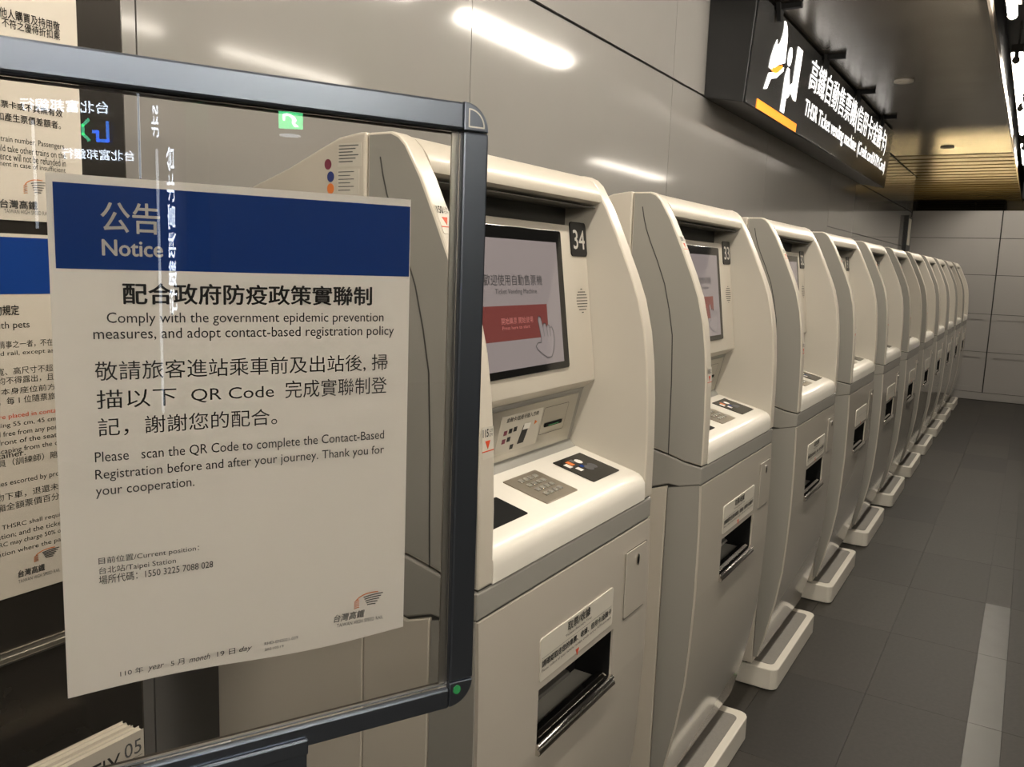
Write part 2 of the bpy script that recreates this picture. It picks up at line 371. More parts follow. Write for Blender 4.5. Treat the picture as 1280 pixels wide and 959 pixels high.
# ------------------------------------------------------------------ hanging lit sign
t = empty('lit_sign', (XW+0.1, 6.5, 2.43), 'long black ceiling sign with lit white writing and pictogram', 'sign')
S0, S1 = 4.25, 8.79
b = MB(); b.prism([(XW+0.001, 2.475), (-1.325, 2.437), (-1.288, ZC-0.012), (XW+0.001, ZC-0.012)], S0, S1); b.build('sign_case', 'sign_case', t, 0.003)
P = Plane((-1.3215, S0, 2.437), (0, 1, 0), (0.037, 0, 0.521))
pad('sign_face', P, rect(0.004, S1-S0-0.004, 0.004, 0.515), 0.0005, 0.006, 'sign_face', t)
SH = 2.437
def sp(y_, z_): return (y_-S0, (z_-SH)*1.0025)
a, c_ = sp(5.42, 2.69); text('lit_writing', '高鐵自動售票機(信用卡/金融卡)', P, a, c_, 3.05, 0.215, 'sign_lit', t, 0.0, 0.008)
a, c_ = sp(5.41, 2.535); text('lit_writing', 'THSR Ticket vending machine', P, a, c_, 1.72, 0.125, 'sign_lit', t, 0.0, 0.008); text('lit_writing', '(Credit card/ATM Card)', P, a+1.80, c_, 1.40, 0.125, 'sign_lit', t, 0.0, 0.008)
pad('orange_bar', P, rect(*[v for v in (4.435-S0, 5.27-S0, 0.004, 0.05)]), 0.006, 0.009, 'sign_orange', t)
# pictogram: train nose, traveller and ticket machine
def pic(nm, pts, mt): return pad(nm, P, [sp(*p_) for p_ in pts], 0.006, 0.009, mt, t)
pic('train_symbol', [(4.56, 2.665), (4.57, 2.72), (4.60, 2.775), (4.635, 2.82), (4.645, 2.800), (4.665, 2.795), (4.70, 2.82), (4.725, 2.86), (4.735, 2.90), (4.725, 2.935), (4.75, 2.935), (4.79, 2.915), (4.815, 2.88), (4.825, 2.84), (4.84, 2.745), (4.72, 2.71), (4.62, 2.665)], 'sign_lit')
pic('train_window', [(4.60, 2.664), (4.63, 2.682), (4.72, 2.705), (4.80, 2.725), (4.80, 2.695), (4.74, 2.675), (4.66, 2.655)], 'sign_orange')
pic('track_symbol', [(4.52, 2.55), (4.57, 2.64), (4.62, 2.652), (4.70, 2.665), (4.83, 2.72), (4.83, 2.70), (4.71, 2.640), (4.62, 2.620), (4.57, 2.560)], 'sign_lit')
pic('person_head', [(4.925+0.037*math.cos(i*math.pi/8), 2.795+0.05*math.sin(i*math.pi/8)) for i in range(16)], 'sign_lit')
pic('person_body', [(4.885, 2.50), (4.885, 2.69), (4.91, 2.735), (4.945, 2.735), (4.97, 2.69), (5.0, 2.65), (5.04, 2.675), (5.06, 2.66), (5.01, 2.60), (4.985, 2.585), (4.96, 2.62), (4.96, 2.50)], 'sign_lit')
pic('machine_symbol', [(5.06, 2.62), (5.06, 2.88), (5.17, 2.88), (5.17, 2.60), (5.12, 2.60)], 'sign_lit')
pic('machine_slot', [(5.085, 2.81), (5.085, 2.83), (5.145, 2.83), (5.145, 2.81)], 'sign_case')
for yy in (4.55, 5.7, 6.85, 8.0):
    b = MB(); b.fprism([(-1.27, yy-0.05, ZC-0.002), (-1.27, yy+0.05, ZC-0.002), (-1.27, yy+0.012, ZC-0.085), (-1.27, yy-0.012, ZC-0.085)], (0.02, 0, 0)); b.box(-1.29, -1.15, yy-0.015, yy+0.015, ZC-0.028, ZC-0.002)
    b.build('bracket', 'black', t)

# ------------------------------------------------------------------ ticket vending machine (first one, Y 1.033 .. 1.733)
Y0, WD, PITCH_M = 1.033, 0.70, 1.0395
Y1 = Y0+WD; LI, RI = Y0+0.042, Y0+0.657
FRONT = [(-.911, 1.802), (-.872, 1.802), (-.856, 1.795), (-.842, 1.782), (-.812, 1.733), (-.780, 1.667), (-.745, 1.59), (-.724, 1.537), (-.706, 1.467), (-.696, 1.40), (-.689, 1.32), (-.685, 1.22), (-.684, 1.098)]
BODY = [(-.684, 1.046), (-.6805, .95), (-.679, .85), (-.679, .733), (-.6835, .6), (-.690, .486), (-.707, .36), (-.732, .23), (-.757, .13)]
M = empty('ticket_machine', (-.98, Y0+WD/2, 0), 'white ticket vending machine numbered 34, partly behind the notice stand', 'ticket machine', 'row of ticket vending machines')
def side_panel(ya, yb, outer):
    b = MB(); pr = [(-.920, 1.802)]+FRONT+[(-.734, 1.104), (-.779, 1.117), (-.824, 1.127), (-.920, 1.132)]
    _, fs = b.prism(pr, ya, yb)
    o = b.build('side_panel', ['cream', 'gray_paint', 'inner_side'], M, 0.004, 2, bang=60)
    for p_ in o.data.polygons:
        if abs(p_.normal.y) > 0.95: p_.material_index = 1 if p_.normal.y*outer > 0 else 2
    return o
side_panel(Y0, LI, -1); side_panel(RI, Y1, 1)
# grooves that follow the lid line on the outer sides
for (yy, sg) in ((Y0, -1), (Y1, 1)):
    Ps = Plane((0, yy, 0), (-sg, 0, 0), (0, 0, 1))
    pts = [(-.893, 1.763), (-.887, 1.735), (-.879, 1.707), (-.866, 1.675), (-.843, 1.625), (-.819, 1.566), (-.802, 1.50), (-.789, 1.433), (-.783, 1.31), (-.781, 1.188), (-.779, 1.117)]
    stroke('lid_groove', Ps, [(x*(-sg), z) for x, z in pts], 0.0028, 'dark_liner', M, 0.0004)
# rear cover and cabinet
b = MB(); b.prism([(-.9215, 1.803), (-.936, 1.803), (-.979, 1.797), (-1.024, 1.780), (-1.094, 1.752), (-1.172, 1.727), (-1.30, 1.68), (-1.30, 1.0), (-.9215, 1.0)], Y0-0.003, Y1+0.003); b.build('rear_cover', 'cream', M, 0.004, bang=60)
box('rear_cabinet', 'cream', M, -1.30, -.9215, Y0+0.001, Y1-0.001, 0.0, 0.998, 0.003)
b = MB(); b.prism([(-.9185, 1.030), (-.824, 1.014), (-.777, 1.031), (-.777, 0.10), (-.9185, 0.10)], Y0, Y1); b.build('side_skirt', 'cream', M, 0.003, bang=60)
box('base_plinth', 'dark_liner', M, -1.28, -.80, Y0+0.02, Y1-0.02, 0.0, 0.10)
# waist band
b = MB(); b.prism([(-.685, 1.0935), (-.685, 1.0485), (-.743, 1.034), (-.775, 1.036), (-.824, 1.019), (-.918, 1.035), (-.918, 1.128), (-.824, 1.123), (-.779, 1.113), (-.734, 1.100)], Y0, Y1); b.build('waist_band', 'gray_paint', M, 0.0035, bang=60)
# core that closes the grooves
b = MB(); b.prism([(-.689, 1.115), (-.689, 0.86), (-.90, 0.86), (-.90, 1.115)], Y0+0.006, Y1-0.006); b.build('core', 'dark_liner', M, smooth=False)
# lower body shell (grey) and cream door with the ticket slot
shell = [(x-0.006, z) for x, z in BODY]
b = MB(); b.prism(shell+[(-.774, .13), (-.774, 1.026), (-.745, 1.026)], Y0+0.0005, Y1-0.0005)
o = b.build('body_shell', 'gray_paint', M, 0.003, bang=60)
SY0, SY1, SZ0, SZ1 = Y0+.199, Y0+.515, .733, .848
# shell is cut behind the slot: rebuilt as pieces around the hole
bpy.data.objects.remove(o)
def clipz(prof, z0, z1):
    r = []
    for i in range(len(prof)):
        x, z = prof[i]
        if z0-1e-6 <= z <= z1+1e-6: r.append((x, z))
        if i+1 < len(prof):
            x2, z2 = prof[i+1]
            for zz in (z1, z0):
                if (z-zz)*(z2-zz) < 0: t_ = (zz-z)/(z2-z); r.append((x+t_*(x2-x), zz))
    return sorted(set(r), key=lambda q: -q[1])
b = MB()
for (z0, z1, ya, yb) in ((SZ1, 1.046, Y0, Y1), (0.13, SZ0, Y0, Y1), (SZ0, SZ1, Y0, SY0), (SZ0, SZ1, SY1, Y1)):
    pr = clipz(shell, z0, z1)
    b.prism(pr+[(-.774, z0), (-.774, min(z1, 1.026))], ya, yb)
b.build('body_shell', 'gray_paint', M, smooth=True)
b = MB()
for (z0, z1, ya, yb) in ((SZ1, 1.044, Y0+.004, Y1-.004), (0.132, SZ0, Y0+.004, Y1-.004), (SZ0, SZ1, Y0+.004, SY0), (SZ0, SZ1, SY1, Y1-.004)):
    pr = clipz(BODY, z0, z1); n_ = len(pr)
    v_, _ = b.geom([(x, yy_, z) for yy_ in (ya, yb) for x, z in pr]+[(x-.007, yy_, z) for yy_ in (ya, yb) for x, z in pr], [])
    for k in range(n_-1):
        for f_ in ((k, k+1, n_+k+1, n_+k), (2*n_+k, 2*n_+k+1, 3*n_+k+1, 3*n_+k), (k, k+1, 2*n_+k+1, 2*n_+k), (n_+k, n_+k+1, 3*n_+k+1, 3*n_+k)):
            b.bm.faces.new([v_[q] for q in f_])
    for k in (0, n_-1): b.bm.faces.new([v_[k], v_[n_+k], v_[3*n_+k], v_[2*n_+k]])
b.build('front_door', 'body_front', M, smooth=True)
# ticket tray
b = MB(); b.box(-.768, -.764, SY0, SY1, SZ0, SZ1); b.box(-.764, -.684, SY0+0.0002, SY0+.003, SZ0, SZ1); b.box(-.764, -.684, SY1-.003, SY1-0.0002, SZ0, SZ1); b.box(-.764, -.684, SY0, SY1, SZ1-.003, SZ1-.0002)
b.build('tray_recess', 'black', M, smooth=False)
b = MB(); b.fprism([(-.712, SY0+.003, .735), (-.690, SY0+.003, .735), (-.685, SY0+.003, .742), (-.692, SY0+.003, .752), (-.712, SY0+.003, .744)], (0, SY1-SY0-.006, 0)); b.build('tray_lip', 'chrome', M, 0.001, bang=20)
b = MB(); b.fprism([(-.686, SY0-.002, .722), (-.672, SY0-.002, .722), (-.668, SY0-.002, .727), (-.670, SY0-.002, .733), (-.674, SY0-.002, .735), (-.671, SY0-.002, .740), (-.676, SY0-.002, .745), (-.686, SY0-.002, .745)], (0, SY1-SY0+.004, 0)); b.build('chrome_lip', 'chrome', M, 0.001, bang=20)
b = MB(); b.fprism([(-.764, SY0+.003, .775), (-.728, SY0+.003, .772), (-.724, SY0+.003, .776), (-.727, SY0+.003, .781), (-.764, SY0+.003, .79)], (0, .21, 0)); b.build('inner_flap', 'steel', M, 0.001, bang=20)
# label over the slot
PF = Plane((-.6790, Y0, 0), (0, 1, 0), (-0.0, 0, 1))
pad('slot_label', PF, rrect((.199+.503)/2, .9035, .304, .082, .006), -0.002, 0.0012, 'label', M)
text('printed_text', '取票/收據', PF, .300, .922, .095, .019, 'print_black', M, 0.02, 0.0017)
text('printed_text', 'Tickets/Receipt Tray', PF, .292, .912, .11, .006, 'print_black', M, 0, 0.0017)
text('printed_text', '請確認取走您的車票、收據、信用卡/金融卡', PF, .205, .888, .29, .014, 'print_black', M, 0.03, 0.0017)
text('printed_text', 'Please collect all your tickets, receipt, credit card or ATM card here', PF, .205, .8775, .29, .007, 'print_black', M, 0, 0.0017)
stroke('print_rule', PF, [(.205, .906), (.495, .906)], .0007, 'print_gray', M, 0.0017)
pad('red_arrow', PF, [(.338, .871), (.352, .871), (.345, .857)][::-1], 0.0012, 0.0018, 'print_red', M)
# lock flap
lk = pad('lock_flap', PF, rrect(.616, .926, .108, .148, .004), -0.002, 0.0022, 'body_front', M, 0.0006)
stroke('flap_gap', PF, [p_ for p_ in rrect(.616, .926, .112, .152, .005)], 0.0018, 'dark_liner', M, 0.0008, closed=True)
b = MB(); b.fprism([PF.p(.618+.0075*math.cos(i*math.pi/9), .972+.013*math.sin(i*math.pi/9), .001) for i in range(18)], PF.n*.004); b.build('lock', 'chrome', lk)
b = MB(); b.fprism([PF.p(.618+.0035*math.cos(i*math.pi/6), .971+.008*math.sin(i*math.pi/6), .0052) for i in range(12)], PF.n*.0005); b.build('keyhole', 'black', lk)
# hood over the screen
nose = [(-.918, 1.800), (-.872, 1.800), (-.858, 1.795), (-.845, 1.784), (-.832, 1.768), (-.826, 1.755), (-.828, 1.744), (-.838, 1.739), (-.92, 1.733), (-.93, 1.733)]
b = MB(); b.prism(nose, LI+.0005, RI-.0005); b.build('hood', 'cream', M, ang=50)
b = MB(); b.box(-.9212, -.915, LI+.0002, RI-.0002, 1.6905, 1.7312); b.build('recess_back', 'dark_liner', M, smooth=False)
box('soffit', 'soffit', M, -.924, -.840, LI+.001, RI-.001, 1.7315, 1.7328)
# screen panel
b = MB(); b.prism([(-.8635, 1.690), (-.819, 1.353), (-.846, 1.333), (-.922, 1.333), (-.922, 1.690)], LI+.0005, RI-.0005); b.build('screen_panel', 'cream', M, 0.003, bang=50)
PP = Plane((-.8622, Y0, 1.6805), (0, 1, 0), (-0.0445, 0, 0.337))
def pv(d): return -d   # distance down the panel
mon = pad('monitor', PP, rrect(.330, -.1490, .405, .286, .006), 0.0002, 0.004, 'bezel', M, 0.0008)
pad('display', PP, rect(.152, .508, -.2775, -.0305), 0.004, 0.0046, 'screen', mon)
pl = 0.0050
text('screen_text', '歡迎使用自動售票機', PP, .226, -.1185, .212, .0205, 'screen_text', mon, 0.0, pl)
text('screen_text', 'Ticket Vending Machine', PP, .262, -.1375, .152, .0125, 'screen_text', mon, 0.0, pl)
pad('screen_button', PP, rect(.212, .450, -.2225, -.1565), 0.0046, 0.0049, 'screen_red', mon)
text('screen_text', '開始購票 開始使用', PP, .275, -.1915, .115, .0125, 'screen_pink', mon, 0.0, 0.0054)
text('screen_text', 'Press here to start', PP, .277, -.2015, .10, .0065, 'screen_pink', mon, 0.0, 0.0054)
hand = [(.4125, -.1800), (.409, -.1870), (.414, -.2060), (.418, -.2240), (.416, -.2330), (.402, -.2330), (.395, -.2390), (.400, -.2460), (.418, -.2560), (.438, -.2650), (.455, -.2640), (.466, -.2500), (.472, -.2300), (.468, -.2110), (.461, -.2030), (.455, -.2060), (.452, -.2000), (.446, -.1990), (.442, -.2040), (.438, -.1960), (.431, -.1950), (.427, -.2010), (.420, -.1830)]
pad('hand_symbol', PP, hand[::-1], 0.0048, 0.0052, 'screen_white', mon)
stroke('hand_outline', PP, hand, 0.0016, 'screen_text', mon, 0.0057, closed=True)
for (a_, b_) in (((.427, -.201), (.431, -.221)), ((.442, -.204), (.445, -.222)), ((.455, -.206), (.456, -.222))): stroke('hand_outline', PP, [a_, b_], 0.0013, 'screen_text', mon, 0.0057)
NPL = pad('number_plate', PP, rrect(.616, -.0190, .074, .074, .008), 0.0002, 0.003, 'plate_black', M, 0.0006)
for r in range(9):      # loudspeaker slots
    hw = math.sqrt(max(0, .026**2-((r-4)*.0064)**2))
    if hw < .004: hw = .006
    n_ = max(1, round(hw*2/.0085))
    b = MB()
    for q in range(n_):
        a_ = .617-hw+q*(2*hw/n_)
        b.fprism([PP.p(x_, y_, 0.0002) for x_, y_ in rect(a_+.0008, a_+2*hw/n_-.0008, -.153+(r-4)*.0064-.0010, -.153+(r-4)*.0064+.0010)], PP.n*0.0004)
    b.build('speaker_slot', 'print_black', M, smooth=False)
# reader recess
b = MB(); b.prism([(-.846, 1.3325), (-.850, 1.327), (-.877, 1.208), (-.862, 1.192), (-.862, 1.17), (-.922, 1.17), (-.922, 1.3325)], LI+.0005, RI-.0005); b.build('reader_recess', 'liner', M)
PR = Plane((-.8485, Y0, 1.3265), (0, 1, 0), (0.027, 0, 0.119))
rd = pad('card_reader_plate', PR, rect(.09, .632, -.1165, -.004), 0.0005, 0.0035, 'steel', M, 0.0008)
stroke('reader_frame', PR, rrect(.538, -.052, .108, .062, .004), .0010, 'dark_liner', rd, 0.0040, closed=True)
pad('card_slot', PR, rrect(.538, -.0630, .076, .009, .002), 0.0035, 0.006, 'black', rd, 0.001)
pad('slot_light', PR, rect(.515, .56, -.0650, -.0632), 0.006, 0.0064, 'green_dot', rd)
pad('reader_label', PR, rect(.315, .478, -.100, -.018), 0.0035, 0.0040, 'label', rd)
text('printed_text', '金融卡/信用卡插入方向', PR, .335, -.0325, .125, .0105, 'print_black', rd, 0.02, 0.0044)
for q, (a_, b_) in enumerate([(.335, -.050), (.353, -.048), (.371, -.0465), (.335, -.068), (.353, -.066), (.371, -.085)]):
    pad('card_icon', PR, rect(a_, a_+.012, b_-.010, b_), 0.0040, 0.0044, 'print_black' if q % 3 else 'print_purple', rd)
pad('card_icon', PR, [(.398, -.088), (.422, -.088), (.432, -.048), (.408, -.048)], 0.0040, 0.0044, 'print_black', rd)
pad('card_icon', PR, [(.408, -.058), (.434, -.058), (.436, -.046), (.411, -.044)], 0.0044, 0.0047, 'white_print', rd)
pad('orange_arrow', PR, [(.452, -.053), (.452, -.043), (.463, -.048)], 0.0040, 0.0044, 'print_orange', rd)
# desk
desk = [(-.861, 1.1705), (-.861, 1.1925), (-.856, 1.192), (-.712, 1.157), (-.700, 1.153), (-.691, 1.146), (-.6855, 1.135), (-.684, 1.122), (-.684, 1.097), (-.80, 1.097), (-.92, 1.15), (-.92, 1.1705)]
b = MB(); b.prism(desk, LI+.0005, RI-.0005); b.build('desk', 'desk_white', M, ang=40)
PD = Plane((-.856, Y0, 1.1921), (0, 1, 0), (-.144, 0, .035))
kp = pad('keypad', PD, rrect(.356, -.078, .124, .104, .003), 0.0003, 0.0022, 'keypad_metal', M, 0.0006)
for r in range(4):
    for q in range(4):
        a_ = .3295+q*.0178; c0 = -.047-r*.0195
        b = MB(); b.fprism([PD.p(x_, y_, 0.0022) for x_, y_ in rect(a_-.0058, a_+.0058, c0-.0055, c0+.0055)], PD.n*0.0038); b.build('key', 'key_metal', kp, 0.001, 1)
tp = pad('contactless_reader', PD, rrect(.556, -.077, .126, .103, .003), 0.0003, 0.0022, 'bezel', M, 0.0006)
for (a_, c0, w_, h_, mt) in ((.505, -.063, .014, .017, 'white_print'), (.523, -.058, .014, .018, 'print_orange'), (.541, -.050, .014, .012, 'print_gray'), (.517, -.084, .014, .015, 'white_print'), (.540, -.075, .013, .010, 'poster_blue')):
    pad('card_icon', PD, rect(a_, a_+w_, c0, c0+h_), 0.0022, 0.0026, mt, tp)
for (a_, c0, rr, mt) in ((.563, -.052, .010, 'white_print'), (.556, -.083, .012, 'print_gray'), (.575, -.081, .012, 'print_gray')):
    pad('card_icon', PD, [(a_+rr*math.cos(i*math.pi/8), c0+rr*math.sin(i*math.pi/8)) for i in range(16)], 0.0022, 0.0026, mt, tp)
pad('coin_opening', PD, rrect(.160, -.095, .126, .072, .003), 0.0002, 0.0014, 'black', M)
# height marks on the near front edge
for (z, zs, hh) in ((1.470, '150', 0), (1.305, '115', 1)):
    pass
def on_strip(z):   # plane tangent to the front edge at height z
    for i in range(len(FRONT)-1):
        (x0, z0), (x1, z1) = FRONT[i], FRONT[i+1]
        if z1 <= z <= z0:
            t_ = (z-z0)/(z1-z0); return Plane((x0+t_*(x1-x0), Y0, z), (0, 1, 0), (x0-x1, 0, z0-z1))
for z, s_ in ((1.657, '150'), (1.318, '115')):
    Q = on_strip(z)
    st = pad('height_sticker', Q, rrect(.0215, .013, .032, .05, .004), 0.0002, 0.0009, 'label', M)
    text('printed_text', s_, Q, .0070, .022, .016, .0125, 'print_black', st, 0.03, 0.0013)
    text('printed_text', '公分', Q, .0245, .0285, .011, .0055, 'print_black', st, 0.0, 0.0013)
    text('printed_text', 'CM', Q, .0245, .022, .009, .0045, 'print_black', st, 0.0, 0.0013)
    pad('red_arrow', Q, [(.021, .003), (.028, .016), (.014, .016)], 0.0009, 0.0013, 'print_red', st)
    pad('red_line', Q, rect(.0055, .0375, -.001, .0006), 0.0009, 0.0013, 'print_red', st)
# foot step
b = MB(); b.prism([(-.683, 0.004), (-.683, .088), (-1.0, .088), (-1.0, 0.004)], Y0+.012, Y1-.012)
ed = [e for e in b.bm.edges if abs(e.verts[0].co.z-e.verts[1].co.z) > .05 and e.verts[0].co.x > -.7]
bmesh.ops.bevel(b.bm, geom=ed, offset=0.035, segments=5, affect='EDGES', profile=0.5)
sp_ = b.build('foot_step', 'step_white', M, 0.004, bang=60)
b = MB(); b.fprism([(x_, y_, .0882) for x_, y_ in [(p_[0], p_[1]) for p_ in rrect(-.82, Y0+WD/2, .222, WD-.115, .022)]], (0, 0, .0015)); b.build('step_mat', 'step_mat', sp_)
box('step_foot', 'black', sp_, -.98, -.70, Y0+.03, Y1-.03, 0, .006)
# rest of the row
skips = {0: ()}
labels = ['white ticket machine numbered 33, second in the row', 'white ticket machine numbered 32, third in the row', 'white ticket machine, fourth in the row beside number 32',
          'white ticket machine, fifth in the row from the notice stand', 'white ticket machine, sixth in the row from the notice stand', 'white ticket machine, fifth from the far end of the row',
          'white ticket machine, fourth from the far end of the row', 'white ticket machine, third from the far end of the row', 'white ticket machine, second from the far end of the row', 'white ticket machine at the far end, nearest the panelled wall']
machines = [M]
for i in range(1, 11):
    sk = ()
    if i >= 3: sk = ('key', 'screen_text', 'printed_text', 'keyhole', 'speaker_slot', 'hand_outline', 'red_line', 'card_icon')
    c_ = copy_tree(M, None, sk); c_.location = M.location+Vector((0, PITCH_M*i, 0)); c_['label'] = labels[i-1]; machines.append(c_)
# numbers (made after the copies, so that each machine has its own)
for i, mm in enumerate(machines[:6]):
    Pn = Plane(PP.o+Vector((0, PITCH_M*i, 0)), PP.u, PP.v)
    plate = [ch for ch in mm.children if ch.name.startswith('number_plate')][0]
    s_ = str(34-i); 
    bpy.context.view_layer.update()
    mm_off = mm.location
    me_o = text('number', s_, Pn, .589, -.041, .054, .042, 'white_print', None, 0.012, 0.0036)
    me_o.data.transform(Matrix.Translation(-mm.location)); me_o.parent = plate
# stickers only on the first machine
PS = Plane((0, Y0-.003, 0), (1, 0, 0), (0, 0, 1))
lb = pad('asset_sticker', PS, rect(-.980, -.930, 1.750, 1.787), 0.0002, 0.0008, 'label', M)
for k in range(6): stroke('sticker_line', PS, [(-.977, 1.783-k*.0050), (-.936-(k % 3)*.006, 1.783-k*.0050)], .0018, 'print_gray', lb, 0.0011)
lb = pad('asset_sticker', PS, rect(-.981, -.934, 1.706, 1.746), 0.0002, 0.0008, 'label', M)
for k in range(6): stroke('sticker_line', PS, [(-.978, 1.742-k*.0058), (-.945-(k % 2)*.008, 1.742-k*.0058)], .0014, 'print_gray', lb, 0.0011)
for (x_, z_, mt) in ((-1.002, 1.755, 'print_purple'), (-.996, 1.735, 'print_blue'), (-.996, 1.716, 'print_orange')):
    pad('round_sticker', PS, [(x_+.0075*math.cos(i*math.pi/10), z_+.0085*math.sin(i*math.pi/10)) for i in range(20)], 0.0002, 0.0008, mt, M)

# ------------------------------------------------------------------ notice stand with poster
D = Vector((0.45671123, 0.889615, 0)); N = Vector((0.889615, -0.45671123, 0)); Zv = Vector((0, 0, 1))
FO = Vector((0, 0, 0))-0.7183588*N         # point of the frame plane under the camera axis
PZ = Plane(FO, D, Zv)                      # PZ.n points towards the camera
FL, FR, FB, FT, RW = -0.46, 0.400, 1.147, 1.753, 0.026
ns = empty('notice_stand', tuple(FO+D*(-0.03)), 'brushed aluminium notice stand holding a clear pane', 'notice stand')
def fbar(nm, a0, a1, z0, z1, h0, h1, mt='alu', bev=0.0022, parent=ns):
    b = MB(); b.fbox(PZ.p(a0, z0, h0), D*(a1-a0), Zv*(z1-z0), PZ.n*(h1-h0)); return b.build(nm, mt, parent, bev)
fbar('top_rail', FL+RW, FR-RW-.001, FT-.025, FT, -.018, 0)
fbar('bottom_rail', FL+RW, FR-RW-.001, FB, FB+.0218, -.018, 0)
fbar('side_rail', FR-RW-.001, FR, FB+.028, FT-.026, -.018, 0)
fbar('side_rail', FL, FL+RW, FB+.028, FT-.026, -.018, 0)
for (a_, z_, sx, sz) in ((FR-RW-.001, FT-.0255, 1, 1), (FR-RW-.001, FB+.0275, 1, -1), (FL+RW, FT-.0255, -1, 1), (FL+RW, FB+.0275, -1, -1)):
    pts = [(a_, z_)]+[(a_+sx*.0265*math.cos(math.radians(t_)), z_+sz*.0265*math.sin(math.radians(t_))) for t_ in range(0, 91, 9)]
    cp = pad('corner_piece', PZ, pts if sx*sz > 0 else pts[::-1], -.018, 0.0003, 'alu', ns, 0.0012)
    pts2 = [(a_+sx*.005, z_+sz*.004)]+[(a_+sx*(.005+.016*math.cos(math.radians(t_))), z_+sz*(.004+.016*math.sin(math.radians(t_)))) for t_ in range(0, 91, 9)]
    if sz > 0: stroke('corner_inset', PZ, pts2, .0014, 'alu_edge', cp, 0.0007, closed=True)
    elif sx > 0:
        pad('green_sticker', PZ, [(a_+.0085+.0042*math.cos(i*math.pi/8), z_-.0085+.0048*math.sin(i*math.pi/8)) for i in range(16)], 0.0003, 0.0009, 'green_dot', cp)
gk = MB()
for (a0, a1, z0, z1) in ((FL+RW, FL+RW+.003, FB+.022, FT-.025), (FR-RW-.004, FR-RW-.001, FB+.022, FT-.025), (FL+RW, FR-RW, FB+.0218, FB+.0226), (FL+RW, FR-RW, FT-.028, FT-.025)):
    gk.fbox(PZ.p(a0, z0, -.0170), D*(a1-a0), Zv*(z1-z0), PZ.n*.004)
gk.build('gasket', 'gasket', ns)
lp = MB()
for (a0, a1, z0, z1) in ((FR-RW-.008, FR-RW-.001, FB+.0235, FT-.027), (FL+RW, FR-RW-.001, FB+.0218, FB+.0230)):
    lp.fbox(PZ.p(a0, z0, -.0128), D*(a1-a0), Zv*(z1-z0), PZ.n*.0022)
lp.build('inner_bead', 'alu_edge', ns)
fbar('clear_pane', FL+RW+.002, FR-RW-.002, FB+.022, FT-.027, -.0078, -.0053, 'acrylic', 0)
fbar('clamp_bracket', -.284, .224, FB-.026, FB-.0005, -.028, .0, 'alu')
fbar('clamp_bracket', -.284, .224, FB-.006, FB+.010, 0.0003, .004, 'alu')
b = MB(); b.tube(PZ.p(-.03, .03, -.012), PZ.p(-.03, FB-.026, -.012), .018, 24); b.build('pole', 'alu', ns)
b = MB(); b.tube(PZ.p(-.03, 0, -.012), PZ.p(-.03, .03, -.012), .18, 48); b.build('base_disc', 'alu', ns, .006)
b = MB(); b.tube(PZ.p(-.03, FB-.07, -.012), PZ.p(-.03, FB-.026, -.012), .026, 24); b.build('pole_collar', 'alu', ns, .002)

def swoosh(P, a0, b0, w_, h_, parent, lift=0.0004):
    """rail operator emblem: an orange-red arc on the left and grey lines sweeping to the right"""
    def arc(pts, wd, mt):
        stroke('emblem', P, [(a0+x*w_, b0+y_*h_) for x, y_ in pts], wd*w_*.7, mt, parent, lift)
    def q(p0, p1, p2, n=8): return [((1-t)**2*p0[0]+2*t*(1-t)*p1[0]+t*t*p2[0], (1-t)**2*p0[1]+2*t*(1-t)*p1[1]+t*t*p2[1]) for t in [i/n for i in range(n+1)]]
    arc(q((.12, .62), (.35, 1.02), (.82, .92)), .045, 'print_orange')
    for k in range(5): arc(q((.05+.0*k, .06+k*.11), (.14, .14+k*.12), (.20, .10+k*.12)), .035, 'print_orange')
    for k in range(5): arc(q((.36+.03*k, .70-k*.13), (.62, .80-k*.15), (.98-.06*k, .80-k*.16)), .05, 'print_gray')
po = empty('notice_poster', tuple(PZ.p(.1765, 1.241, -.0094)), 'white notice with blue header mounted inside the clear stand', 'poster')
PO = Plane(PZ.p(.0276, 1.241, -.0094), D, Zv)
NX, NZ = 24, 30
b = MB(); vs_ = []
for layer in (0, -.0004):
    for j in range(NZ+1):
        for i in range(NX+1):
            u_, v_ = i/NX, j/NZ
            wv = -0.0011*max(0, 1-v_*4)*(1-math.cos(u_*math.pi*2*1.3))*.5
            dz = 0.0022*max(0, 1-v_*6)*math.sin(u_*math.pi*2.2)
            vs_.append(PO.p(u_*.2968, v_*.42+dz, layer+wv))
L_ = (NX+1)*(NZ+1); fs = []
for j in range(NZ):
    for i in range(NX):
        q = j*(NX+1)+i; fs += [(q, q+1, q+NX+2, q+NX+1), (L_+q+NX+1, L_+q+NX+2, L_+q+1, L_+q)]
for i in range(NX): q = NZ*(NX+1)+i; fs += [(i+1, i, L_+i, L_+i+1), (q, q+1, L_+q+1, L_+q)]
for j in range(NZ): q = j*(NX+1); e = q+NX; fs += [(q, q+NX+1, L_+q+NX+1, L_+q), (e+NX+1, e, L_+e, L_+e+NX+1)]
b.geom(vs_, fs); b.build('paper_sheet', 'paper', po)
b = MB(); b.fprism([PO.p(a_, c_, .0001) for a_, c_ in rect(.0045, .2960, .3490, .4135)], PO.n*.0003); b.build('blue_header', 'poster_blue', po, smooth=False)
def pt(s_, a0, b0, a1, b1, mt='print_black', bold=0, shear=0, lift=.0006): return text('printed_text', s_, PO, a0, b0, a1-a0, b1-b0, mt, po, bold, lift, shear)
pt('公告', .0362, .3775, .0790, .4015, 'white_print', 0.012, lift=.0009)
pt('Notice', .0364, .3596, .0808, .3724, 'white_print', 0.022, lift=.0009)
pt('配合政府防疫政策實聯制', .0500, .3217, .2594, .3392, bold=0.022)
pt('Comply with the government epidemic prevention', .0382, .3045, .2709, .3155)
